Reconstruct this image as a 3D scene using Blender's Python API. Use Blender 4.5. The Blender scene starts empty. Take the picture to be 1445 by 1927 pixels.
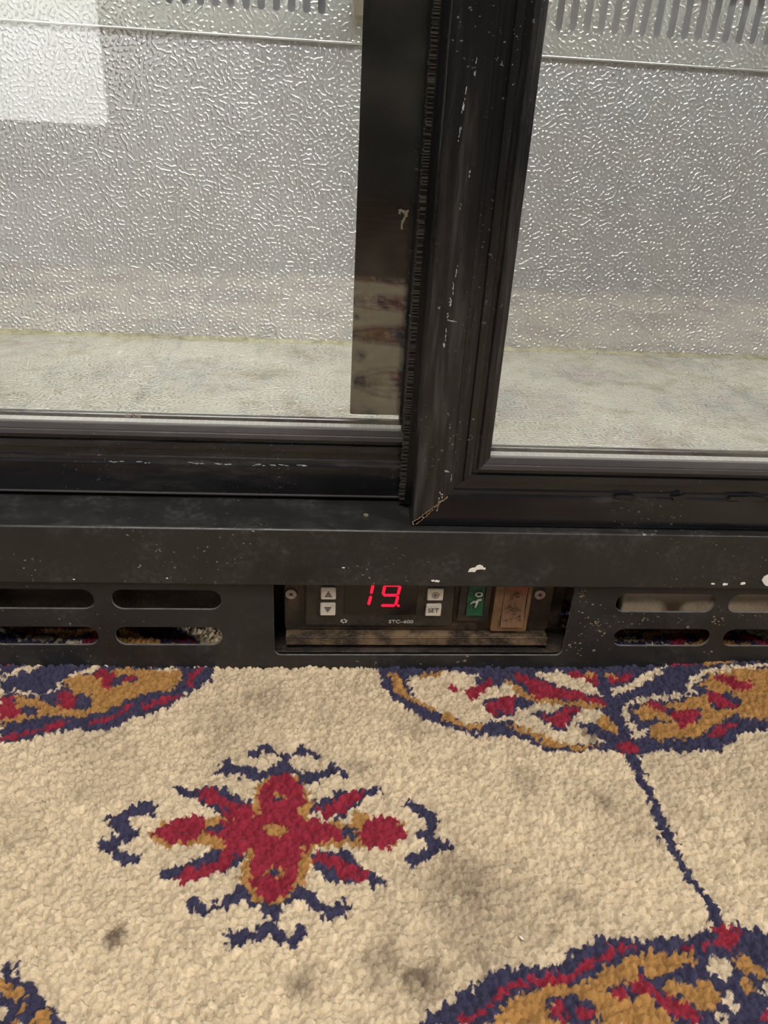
import bpy, bmesh, math, random
import numpy as np
from mathutils import Matrix, Vector

random.seed(7)
rng = np.random.default_rng(11)
scene = bpy.context.scene
COL = scene.collection

# ------------------------------------------------------------------ camera
cam_data = bpy.data.cameras.new('camera')
cam = bpy.data.objects.new('camera', cam_data)
COL.objects.link(cam)
scene.camera = cam
cam_data.sensor_fit = 'HORIZONTAL'
cam_data.sensor_width = 36.0
cam_data.lens = 36.0 * 1410.625 / 1445.0
cam_data.clip_start = 0.01
cam_data.clip_end = 50
cam.matrix_world = Matrix((
    (0.996528, -0.016396, -0.081630, 0.0),
    (-0.064619, 0.465953, -0.882447, -0.36),
    (0.052504, 0.884657, 0.463276, 0.295853),
    (0, 0, 0, 1)))

# ------------------------------------------------------------------ world, exposure
world = bpy.data.worlds.new('world')
scene.world = world
world.use_nodes = True
world.node_tree.nodes['Background'].inputs[0].default_value = (0.8, 0.85, 1.0, 1)
world.node_tree.nodes['Background'].inputs[1].default_value = 0.05
scene.view_settings.view_transform = 'Standard'
scene.view_settings.look = 'None'
scene.view_settings.gamma = 1.0
scene.view_settings.exposure = 0.0
scene.view_settings.use_curve_mapping = False
cy = scene.cycles
cy.max_bounces = 6; cy.diffuse_bounces = 3; cy.glossy_bounces = 4; cy.transmission_bounces = 2; cy.transparent_max_bounces = 16
cy.use_light_tree = False
cy.adaptive_threshold = 0.04
cy.caustics_reflective = False; cy.caustics_refractive = False

# strengths of the lamps built further down
LAMP_KEY = 185.0        # wall light to the right, in front of the cooler
LAMP_FILL = 26.0       # ceiling panel over the rug
LED_COOLER = 74.0      # light tube inside the cooler
DOOR_DAYLIGHT = 1.9    # frosted pane of the room door

# ------------------------------------------------------------------ helpers
def srgb(r, g, b):
    f = lambda c: (c / 255 / 12.92) if c / 255 <= 0.04045 else ((c / 255 + 0.055) / 1.055) ** 2.4
    return (f(r), f(g), f(b), 1)

def new_mat(name):
    m = bpy.data.materials.new(name)
    m.use_nodes = True
    nt = m.node_tree
    return m, nt, nt.nodes['Principled BSDF']

def node(nt, kind, **kw):
    n = nt.nodes.new(kind)
    for k, v in kw.items():
        if k in n.inputs: n.inputs[k].default_value = v
        else: setattr(n, k, v)
    return n

def math_node(nt, op, a, b=None, clamp=False):
    n = nt.nodes.new('ShaderNodeMath'); n.operation = op; n.use_clamp = clamp
    for i, v in enumerate((a, b)):
        if v is None: continue
        if isinstance(v, (int, float)): n.inputs[i].default_value = v
        else: nt.links.new(v, n.inputs[i])
    return n.outputs[0]

def ramp(nt, src, lo, hi, a=0.0, b=1.0):
    n = nt.nodes.new('ShaderNodeMapRange'); n.interpolation_type = 'SMOOTHSTEP'
    nt.links.new(src, n.inputs[0])
    for i, v in zip((1, 2, 3, 4), (lo, hi, a, b)): n.inputs[i].default_value = v
    return n.outputs[0]

def mix_col(nt, fac, a, b):
    n = nt.nodes.new('ShaderNodeMix'); n.data_type = 'RGBA'
    for s, v in ((n.inputs[0], fac), (n.inputs[6], a), (n.inputs[7], b)):
        if isinstance(v, (tuple, list, float, int)): s.default_value = v
        else: nt.links.new(v, s)
    return n.outputs[2]

def coords(nt, scale=(1, 1, 1)):
    t = nt.nodes.new('ShaderNodeTexCoord')
    mp = nt.nodes.new('ShaderNodeMapping'); mp.inputs['Scale'].default_value = scale
    nt.links.new(t.outputs['Object'], mp.inputs[0])
    return mp.outputs[0]

def noise(nt, vec, scale, detail=3, rough=0.5):
    n = nt.nodes.new('ShaderNodeTexNoise')
    nt.links.new(vec, n.inputs['Vector'])
    n.inputs['Scale'].default_value = scale; n.inputs['Detail'].default_value = detail
    n.inputs['Roughness'].default_value = rough
    return n.outputs[0]

def simple(name, col, rough=0.5, metal=0.0, emit=None, strength=0.0, noise_amt=0.12):
    m, nt, b = new_mat(name)
    v = coords(nt)
    n = noise(nt, v, 60, 4)
    dark = tuple(c * (1 - noise_amt) for c in col[:3]) + (1,)
    lite = tuple(min(1, c * (1 + noise_amt)) for c in col[:3]) + (1,)
    nt.links.new(mix_col(nt, n, dark, lite), b.inputs['Base Color'])
    b.inputs['Roughness'].default_value = rough
    b.inputs['Metallic'].default_value = metal
    if emit:
        b.inputs['Emission Color'].default_value = emit
        b.inputs['Emission Strength'].default_value = strength
    return m

def mesh_obj(name, bm, mat, parent=None, smooth=False):
    me = bpy.data.meshes.new(name)
    bmesh.ops.recalc_face_normals(bm, faces=bm.faces[:])
    bm.to_mesh(me); bm.free()
    if smooth:
        me.polygons.foreach_set('use_smooth', [True] * len(me.polygons))
    o = bpy.data.objects.new(name, me)
    me.materials.append(mat)
    COL.objects.link(o)
    if parent: o.parent = parent
    return o

def add_box(bm, x0, x1, y0, y1, z0, z1, bevel=0.0, seg=2):
    t = bmesh.new()
    bmesh.ops.create_cube(t, size=1)
    for v in t.verts:
        v.co = Vector(((x0 + x1) / 2 + v.co.x * (x1 - x0), (y0 + y1) / 2 + v.co.y * (y1 - y0), (z0 + z1) / 2 + v.co.z * (z1 - z0)))
    if bevel:
        bmesh.ops.bevel(t, geom=t.edges[:], offset=bevel, segments=seg, affect='EDGES', profile=0.5)
    me = bpy.data.meshes.new('t'); t.to_mesh(me); t.free()
    bm.from_mesh(me); bpy.data.meshes.remove(me)
    return bm

def box(name, mat, parent, x0, x1, y0, y1, z0, z1, bevel=0.0, seg=2):
    return mesh_obj(name, add_box(bmesh.new(), x0, x1, y0, y1, z0, z1, bevel, seg), mat, parent)

def tag(o, label=None, category=None, group=None, kind=None):
    for k, v in (('label', label), ('category', category), ('group', group), ('kind', kind)):
        if v: o[k] = v
    return o

def rounded(x0, x1, z0, z1, r, n=6, corners=(1, 1, 1, 1)):
    """closed loop, counter-clockwise from the lower left corner"""
    out = []
    for k, (cx, cz, a) in enumerate(((x0, z0, 180), (x1, z0, 270), (x1, z1, 0), (x0, z1, 90))):
        if not corners[k]:
            out.append((cx, cz)); continue
        ox = cx + (r if k in (0, 3) else -r); oz = cz + (r if k in (0, 1) else -r)
        for i in range(n + 1):
            t = math.radians(a + 90 * i / n)
            out.append((ox + r * math.cos(t), oz + r * math.sin(t)))
    return out

def plate_bm(outer, holes, y, thick, bm=None):
    """flat sheet in the x-z plane with holes, front at y, going back by thick"""
    bm = bm or bmesh.new()
    edges = []
    for loop in [outer] + holes:
        vs = [bm.verts.new((p[0], y, p[1])) for p in loop]
        edges += [bm.edges.new((vs[i], vs[(i + 1) % len(vs)])) for i in range(len(vs))]
    r = bmesh.ops.triangle_fill(bm, use_beauty=True, use_dissolve=False, edges=edges)
    faces = [g for g in r['geom'] if isinstance(g, bmesh.types.BMFace)]
    ex = bmesh.ops.extrude_face_region(bm, geom=faces)
    for v in [g for g in ex['geom'] if isinstance(g, bmesh.types.BMVert)]:
        v.co.y += thick
    return bm

def poly_bm(pts, y, thick, bm=None):
    bm = bm or bmesh.new()
    a = [bm.verts.new((p[0], y, p[1])) for p in pts]
    b = [bm.verts.new((p[0], y + thick, p[1])) for p in pts]
    bm.faces.new(a); bm.faces.new(b[::-1])
    for i in range(len(pts)):
        j = (i + 1) % len(pts)
        bm.faces.new((a[i], b[i], b[j], a[j]))
    return bm

def disc_bm(cx, cz, r, y, thick, n=20, bm=None, rz=None):
    rz = rz or r
    return poly_bm([(cx + r * math.cos(2 * math.pi * i / n), cz + rz * math.sin(2 * math.pi * i / n)) for i in range(n)], y, thick, bm)

def ring_bm(cx, cz, ro, ri, y, thick, n=20, bm=None, squash=1.0):
    o = [(cx + ro * math.cos(2 * math.pi * i / n), cz + squash * ro * math.sin(2 * math.pi * i / n)) for i in range(n)]
    h = [(cx + ri * math.cos(2 * math.pi * i / n), cz + squash * ri * math.sin(2 * math.pi * i / n)) for i in range(n)]
    return plate_bm(o, [h], y, thick, bm)

def text_obj(name, body, size, x, y, z, mat, parent, extrude=0.00008, align='LEFT', sx=1.0):
    cu = bpy.data.curves.new(name, 'FONT')
    cu.body = body; cu.size = size; cu.extrude = extrude; cu.align_x = align
    tmp = bpy.data.objects.new(name, cu); COL.objects.link(tmp)
    dg = bpy.context.evaluated_depsgraph_get()
    me = bpy.data.meshes.new_from_object(tmp.evaluated_get(dg))
    bpy.data.objects.remove(tmp); bpy.data.curves.remove(cu)
    me.transform(Matrix.Translation((x, y, z)) @ Matrix.Rotation(math.radians(90), 4, 'X') @ Matrix.Diagonal((sx, 1, 1, 1)))
    me.materials.clear(); me.materials.append(mat)
    o = bpy.data.objects.new(name, me); COL.objects.link(o); o.parent = parent
    return o

# ------------------------------------------------------------------ materials
def black_coat(name, base=(0.012, 0.012, 0.014), rough=0.32, dust=0.35, chips=0.5, stretch=(1, 1, 1), rvar=0.2):
    m, nt, b = new_mat(name)
    v = coords(nt); vs = coords(nt, stretch)
    blot = ramp(nt, noise(nt, vs, 38, 6, 0.62), 0.42, 0.75)
    fine = ramp(nt, noise(nt, vs, 260, 4, 0.6), 0.35, 0.8)
    d = math_node(nt, 'MULTIPLY', math_node(nt, 'MULTIPLY', blot, fine), dust, True)
    col = mix_col(nt, d, (*base, 1), (0.105, 0.098, 0.092, 1))
    # pale chips and specks in clusters
    cl = ramp(nt, noise(nt, v, 17, 3), 0.44, 0.66)
    sp = ramp(nt, noise(nt, coords(nt, (1, 1, 1.3)), 430, 2, 0.5), 0.675, 0.715)
    c = math_node(nt, 'MULTIPLY', math_node(nt, 'MULTIPLY', cl, sp), chips, True)
    col = mix_col(nt, c, col, (0.42, 0.4, 0.37, 1))
    nt.links.new(col, b.inputs['Base Color'])
    r = math_node(nt, 'ADD', math_node(nt, 'MULTIPLY', blot, rvar), rough, True)
    nt.links.new(math_node(nt, 'ADD', r, math_node(nt, 'MULTIPLY', c, 0.4), True), b.inputs['Roughness'])
    bp = node(nt, 'ShaderNodeBump', Strength=0.12, Distance=0.0004)
    nt.links.new(noise(nt, vs, 500, 3), bp.inputs['Height'])
    nt.links.new(bp.outputs[0], b.inputs['Normal'])
    return m

def stucco(name, plane, base=(0.82, 0.80, 0.80), rough=0.27, metal=0.45, strength=1.0, grime=0.0, depth=0.0013):
    """embossed aluminium sheet: short worm-shaped bumps"""
    m, nt, b = new_mat(name)
    t = nt.nodes.new('ShaderNodeTexCoord')
    sep = nt.nodes.new('ShaderNodeSeparateXYZ'); nt.links.new(t.outputs['Object'], sep.inputs[0])
    cmb = nt.nodes.new('ShaderNodeCombineXYZ')
    ax = {'xz': (0, 2), 'xy': (0, 1), 'yz': (1, 2)}[plane]
    nt.links.new(sep.outputs[ax[0]], cmb.inputs[0]); nt.links.new(sep.outputs[ax[1]], cmb.inputs[1])
    g = nt.nodes.new('ShaderNodeTexGabor')
    g.inputs['Scale'].default_value = 128.0
    g.inputs['Frequency'].default_value = 2.0
    g.inputs['Anisotropy'].default_value = 0.0
    nt.links.new(cmb.outputs[0], g.inputs['Vector'])
    h = ramp(nt, g.outputs[0], 0.48, 0.74)
    v = coords(nt)
    amp = ramp(nt, noise(nt, v, 14, 2), 0.3, 0.7, 0.6, 1.0)
    h = math_node(nt, 'MULTIPLY', h, amp)
    bp = node(nt, 'ShaderNodeBump', Strength=strength, Distance=depth)
    nt.links.new(h, bp.inputs['Height'])
    nt.links.new(bp.outputs[0], b.inputs['Normal'])
    n1 = noise(nt, v, 9, 4)
    c = mix_col(nt, n1, tuple(x * 0.88 for x in base) + (1,), (*base, 1))
    if grime:
        gr = math_node(nt, 'MULTIPLY', ramp(nt, noise(nt, v, 30, 5, 0.65), 0.48, 0.72), grime, True)
        c = mix_col(nt, gr, c, (0.45, 0.43, 0.33, 1))
        sp = ramp(nt, noise(nt, v, 260, 2), 0.72, 0.76)
        c = mix_col(nt, math_node(nt, 'MULTIPLY', sp, 0.7), c, (0.12, 0.11, 0.07, 1))
    nt.links.new(c, b.inputs['Base Color'])
    b.inputs['Metallic'].default_value = metal
    b.inputs['Roughness'].default_value = rough
    return m

def glass_mat(name, dust=0.02, specks=0.0):
    m = bpy.data.materials.new(name); m.use_nodes = True
    nt = m.node_tree; nt.nodes.clear()
    out = nt.nodes.new('ShaderNodeOutputMaterial')
    tr = nt.nodes.new('ShaderNodeBsdfTransparent'); tr.inputs[0].default_value = (0.985, 0.99, 0.985, 1)
    gl = nt.nodes.new('ShaderNodeBsdfAnisotropic'); gl.inputs['Roughness'].default_value = 0.0
    gl.inputs[0].default_value = (1, 1, 1, 1)
    mx = nt.nodes.new('ShaderNodeMixShader')
    geo = nt.nodes.new('ShaderNodeNewGeometry')
    dot = nt.nodes.new('ShaderNodeVectorMath'); dot.operation = 'DOT_PRODUCT'
    nt.links.new(geo.outputs['Incoming'], dot.inputs[0]); nt.links.new(geo.outputs['Normal'], dot.inputs[1])
    c = math_node(nt, 'ABSOLUTE', dot.outputs['Value'])
    f = math_node(nt, 'ADD', math_node(nt, 'MULTIPLY', math_node(nt, 'POWER', math_node(nt, 'SUBTRACT', 1.0, c, True), 5.0), 0.96), 0.04, True)
    nt.links.new(f, mx.inputs[0]); nt.links.new(tr.outputs[0], mx.inputs[1]); nt.links.new(gl.outputs[0], mx.inputs[2])
    df = nt.nodes.new('ShaderNodeBsdfDiffuse'); df.inputs[0].default_value = (0.5, 0.48, 0.42, 1)
    v = coords(nt)
    d = math_node(nt, 'MULTIPLY', ramp(nt, noise(nt, v, 25, 5, 0.6), 0.35, 0.8), dust, True)
    if specks:
        sp = math_node(nt, 'MULTIPLY', ramp(nt, noise(nt, v, 330, 2), 0.735, 0.76), ramp(nt, noise(nt, v, 12, 2), 0.42, 0.65))
        d = math_node(nt, 'ADD', d, math_node(nt, 'MULTIPLY', sp, specks), True)
    m2 = nt.nodes.new('ShaderNodeMixShader')
    nt.links.new(d, m2.inputs[0]); nt.links.new(mx.outputs[0], m2.inputs[1]); nt.links.new(df.outputs[0], m2.inputs[2])
    nt.links.new(m2.outputs[0], out.inputs[0])
    return m

def spacer_mat():
    m, nt, b = new_mat('perforated_aluminium')
    t = nt.nodes.new('ShaderNodeTexCoord')
    sep = nt.nodes.new('ShaderNodeSeparateXYZ'); nt.links.new(t.outputs['Object'], sep.inputs[0])
    fx = math_node(nt, 'SUBTRACT', math_node(nt, 'FRACT', math_node(nt, 'MULTIPLY', sep.outputs[0], 1 / 0.0046)), 0.5)
    fy = math_node(nt, 'SUBTRACT', math_node(nt, 'FRACT', math_node(nt, 'MULTIPLY', sep.outputs[1], 1 / 0.0026)), 0.5)
    r = math_node(nt, 'ADD', math_node(nt, 'POWER', math_node(nt, 'MULTIPLY', fx, 7.5), 2.0), math_node(nt, 'POWER', math_node(nt, 'MULTIPLY', fy, 4.2), 2.0))
    geo = nt.nodes.new('ShaderNodeNewGeometry'); sn = nt.nodes.new('ShaderNodeSeparateXYZ')
    nt.links.new(geo.outputs['True Normal'], sn.inputs[0])
    dot = math_node(nt, 'MULTIPLY', ramp(nt, r, 0.3, 0.6, 1.0, 0.0), math_node(nt, 'GREATER_THAN', sn.outputs[2], 0.5))   # holes on the upper face only
    nt.links.new(mix_col(nt, dot, (0.92, 0.92, 0.9, 1), (0.80, 0.80, 0.78, 1)), b.inputs['Base Color'])
    nt.links.new(math_node(nt, 'SUBTRACT', 0.45, dot, True), b.inputs['Metallic'])
    b.inputs['Roughness'].default_value = 0.16
    bp = node(nt, 'ShaderNodeBump', Strength=0.5, Distance=0.0004)
    nt.links.new(dot, bp.inputs['Height']); nt.links.new(bp.outputs[0], b.inputs['Normal'])
    return m

def grimy(name, base, dirt, amount=0.9, rough=0.55, scale=45):
    m, nt, b = new_mat(name)
    v = coords(nt)
    a = ramp(nt, noise(nt, v, scale, 6, 0.65), 0.38, 0.66)
    f = ramp(nt, noise(nt, v, scale * 7, 4, 0.6), 0.3, 0.75)
    d = math_node(nt, 'MULTIPLY', math_node(nt, 'ADD', math_node(nt, 'MULTIPLY', a, 0.7), math_node(nt, 'MULTIPLY', f, 0.3)), amount, True)
    nt.links.new(mix_col(nt, d, base, dirt), b.inputs['Base Color'])
    nt.links.new(math_node(nt, 'ADD', math_node(nt, 'MULTIPLY', d, 0.4), rough * 0.7, True), b.inputs['Roughness'])
    bp = node(nt, 'ShaderNodeBump', Strength=0.4, Distance=0.0006)
    nt.links.new(f, bp.inputs['Height']); nt.links.new(bp.outputs[0], b.inputs['Normal'])
    return m

M = {}
M['kick'] = black_coat('black_painted_steel', (0.016, 0.016, 0.016), 0.40, 0.45, 0.7)
M['fascia'] = black_coat('scuffed_black_fascia', (0.016, 0.016, 0.016), 0.34, 0.6, 0.75)
M['rail'] = black_coat('black_door_plastic', (0.007, 0.007, 0.009), 0.17, 0.4, 0.25, (0.2, 1, 1))
M['stile'] = black_coat('black_door_plastic_upright', (0.008, 0.008, 0.009), 0.2, 0.6, 0.3, (1, 1, 0.1))
M['strip'] = simple('glossy_black_strip', (0.006, 0.006, 0.007, 1), 0.2, noise_amt=0.1)
M['bead'] = black_coat('dusty_grey_bead', (0.045, 0.041, 0.043), 0.34, 0.5, 0.4, (0.25, 1, 1))
M['shell'] = black_coat('black_cabinet_steel', rough=0.4)
M['wall_alu'] = stucco('embossed_aluminium_back', 'xz')
M['side_alu'] = stucco('embossed_aluminium_side', 'yz')
M['floor_alu'] = stucco('embossed_aluminium_floor', 'xy', base=(0.80, 0.79, 0.71), strength=1.0, grime=0.8, rough=0.27, metal=0.5, depth=0.003)
M['duct_alu'] = stucco('embossed_aluminium_duct', 'xz', strength=0.5, base=(0.78, 0.77, 0.73))
M['duct_in'] = simple('grey_duct_lining', (0.5, 0.49, 0.51, 1), 0.6)
M['lip'] = simple('bright_folded_edge', (0.9, 0.9, 0.86, 1), 0.3, 0.8, noise_amt=0.05)
M['glass_l'] = glass_mat('door_glass_clear', 0.03)
M['glass_r'] = glass_mat('door_glass_dusty', 0.06, 0.5)
M['spacer'] = spacer_mat()
M['panel'] = grimy('grimy_brown_panel', (0.016, 0.014, 0.012, 1), (0.10, 0.06, 0.032, 1), 0.9, 0.5)
M['flange'] = grimy('grimy_tan_flange', (0.012, 0.011, 0.01, 1), (0.20, 0.13, 0.07, 1), 0.95, 0.6, 70)
M['bezel'] = grimy('grimy_black_bezel', (0.012, 0.012, 0.012, 1), (0.07, 0.05, 0.035, 1), 0.7, 0.4, 60)
M['window'] = simple('smoked_display_window', (0.012, 0.008, 0.007, 1), 0.15)
M['button'] = grimy('cream_button', (0.80, 0.76, 0.66, 1), (0.5, 0.43, 0.33, 1), 0.35, 0.5, 80)
M['ink'] = simple('black_print', (0.01, 0.01, 0.01, 1), 0.6)
M['print'] = simple('pale_print', (0.62, 0.6, 0.57, 1), 0.6)
M['fleck'] = simple('pale_scratch', (0.46, 0.46, 0.46, 1), 0.6)
M['pinkprint'] = simple('faded_pink_print', (0.55, 0.36, 0.28, 1), 0.6)
M['led'] = simple('red_led', (0.6, 0.0, 0.03, 1), 0.4, emit=(1.0, 0.002, 0.018, 1), strength=3.0)
M['green'] = grimy('green_rocker', (0.0, 0.10, 0.042, 1), (0.06, 0.05, 0.03, 1), 0.4, 0.35, 80)
M['red'] = grimy('red_rocker', (0.36, 0.045, 0.03, 1), (0.16, 0.09, 0.045, 1), 0.9, 0.4, 60)
nt = M['red'].node_tree                       # thick settled dust over its lower two thirds
pb = nt.nodes['Principled BSDF']; old = pb.inputs['Base Color'].links[0].from_socket
sep = nt.nodes.new('ShaderNodeSeparateXYZ'); nt.links.new(coords(nt), sep.inputs[0])
lo = ramp(nt, math_node(nt, 'ADD', sep.outputs[2], math_node(nt, 'MULTIPLY', noise(nt, coords(nt), 150, 4), 0.012)), 0.0505, 0.0600, 0.93, 0.1)
nt.links.new(mix_col(nt, lo, old, (0.17, 0.10, 0.055, 1)), pb.inputs['Base Color'])
M['amber'] = grimy('amber_cover', (0.14, 0.08, 0.035, 1), (0.22, 0.14, 0.07, 1), 0.8, 0.4, 60)
M['screw'] = grimy('dull_screw', (0.5, 0.42, 0.36, 1), (0.12, 0.08, 0.05, 1), 0.7, 0.4, 200)
M['steel'] = simple('bracket_steel', (0.38, 0.33, 0.25, 1), 0.4, 0.6)
M['board'] = grimy('beige_board', (0.52, 0.43, 0.31, 1), (0.3, 0.23, 0.15, 1), 0.5, 0.9, 60)
M['paint'] = simple('white_paint', (0.8, 0.76, 0.7, 1), 0.6)
M['smear'] = simple('dried_smear', (0.19, 0.175, 0.115, 1), 0.8)
M['rust'] = grimy('rusty_gunk', (0.22, 0.12, 0.05, 1), (0.4, 0.3, 0.18, 1), 0.8, 0.9, 200)
M['brush'] = simple('brush_fibre', (0.045, 0.040, 0.034, 1), 0.9)
M['crust'] = grimy('beige_dirt_crust', (0.24, 0.19, 0.13, 1), (0.12, 0.09, 0.06, 1), 0.8, 0.9, 150)
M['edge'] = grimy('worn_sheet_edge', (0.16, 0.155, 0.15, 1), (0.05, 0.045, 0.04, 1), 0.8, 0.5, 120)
M['seal'] = grimy('yellowed_sealant', (0.42, 0.40, 0.26, 1), (0.16, 0.14, 0.07, 1), 0.8, 0.8, 120)

# ------------------------------------------------------------------ the room
M['plaster'] = simple('dark_wall_panelling', (0.055, 0.048, 0.042, 1), 0.8)
M['ceiling'] = simple('ceiling_plaster', (0.5, 0.49, 0.47, 1), 0.9)
M['boards'] = grimy('dark_floorboards', (0.09, 0.055, 0.03, 1), (0.05, 0.03, 0.02, 1), 0.6, 0.5, 8)
M['lamp'] = simple('lamp_housing', (0.7, 0.7, 0.7, 1), 0.5)
M['doorwood'] = simple('dark_door_wood', (0.06, 0.04, 0.03, 1), 0.5)

RX0, RX1, RY0, RY1, RZ1 = -3.0, 3.2, -3.1, 0.46, 2.6
FLOOR_Z = -0.0065
tag(box('floor', M['boards'], None, RX0, RX1, RY0, RY1, FLOOR_Z - 0.05, FLOOR_Z), kind='structure')
tag(box('ceiling', M['ceiling'], None, RX0, RX1, RY0, RY1, RZ1, RZ1 + 0.05), kind='structure')
tag(box('wall_back', M['plaster'], None, RX0, RX1, RY1, RY1 + 0.06, FLOOR_Z, RZ1), kind='structure')
tag(box('wall_front', M['plaster'], None, RX0, RX1, RY0 - 0.06, RY0, FLOOR_Z, RZ1), kind='structure')
tag(box('wall_left', M['plaster'], None, RX0 - 0.06, RX0, RY0, RY1, FLOOR_Z, RZ1), kind='structure')
tag(box('wall_right', M['plaster'], None, RX1, RX1 + 0.06, RY0, RY1, FLOOR_Z, RZ1), kind='structure')

# glazed room door on the far wall: its bright frosted pane mirrors in the left sliding door
day, nt, b = new_mat('frosted_daylight_pane')
b.inputs['Base Color'].default_value = (0.8, 0.8, 0.8, 1)
b.inputs['Emission Color'].default_value = (1.0, 0.985, 0.96, 1)
b.inputs['Emission Strength'].default_value = DOOR_DAYLIGHT
DX0, DX1, DZ0, DZ1 = -1.72, -0.895, 0.215, 1.98
droot = bpy.data.objects.new('door_1', None); COL.objects.link(droot); droot.location = (0, 0, 0)
tag(droot, kind='structure')
bm = plate_bm([(DX0 - 0.1, FLOOR_Z + 0.005), (DX1 + 0.1, FLOOR_Z + 0.005), (DX1 + 0.1, DZ1 + 0.1), (DX0 - 0.1, DZ1 + 0.1)],
              [rounded(DX0, DX1, DZ0, DZ1, 0.03)], RY0 + 0.002, 0.04)
mesh_obj('door_leaf', bm, M['doorwood'], droot)
box('pane', day, droot, DX0 - 0.01, DX1 + 0.01, RY0 + 0.006, RY0 + 0.014, DZ0 - 0.01, DZ1 + 0.01)

def light_panel(name, loc, rot, sx, sy, strength, label):
    """framed diffuser, shining along its own -z"""
    root = bpy.data.objects.new(name, None); COL.objects.link(root)
    root.location = loc; root.rotation_euler = rot
    tag(root, label, 'light')
    mt, n2, bb = new_mat('lamp_diffuser')
    bb.inputs['Base Color'].default_value = (0.9, 0.9, 0.9, 1)
    bb.inputs['Emission Color'].default_value = (1.0, 0.955, 0.89, 1)
    bb.inputs['Emission Strength'].default_value = strength
    h = bmesh.new()
    for a in ((-sx / 2 - .03, -sx / 2, -sy / 2 - .03, sy / 2 + .03), (sx / 2, sx / 2 + .03, -sy / 2 - .03, sy / 2 + .03),
              (-sx / 2, sx / 2, -sy / 2 - .03, -sy / 2), (-sx / 2, sx / 2, sy / 2, sy / 2 + .03)):
        add_box(h, *a, -0.06, -0.001)
    mesh_obj('housing', h, M['lamp'], root)
    box('diffuser', mt, root, -sx / 2, sx / 2, -sy / 2, sy / 2, -0.055, -0.045)
light_panel('wall_light', (RX1, -1.85, 2.15), (0, math.radians(90), 0), 0.42, 0.42, LAMP_KEY, 'square light panel on the right-hand wall')
light_panel('ceiling_light', (-0.35, -1.0, RZ1), (0, 0, 0), 1.2, 0.6, LAMP_FILL, 'long ceiling light panel above the rug')

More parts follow.
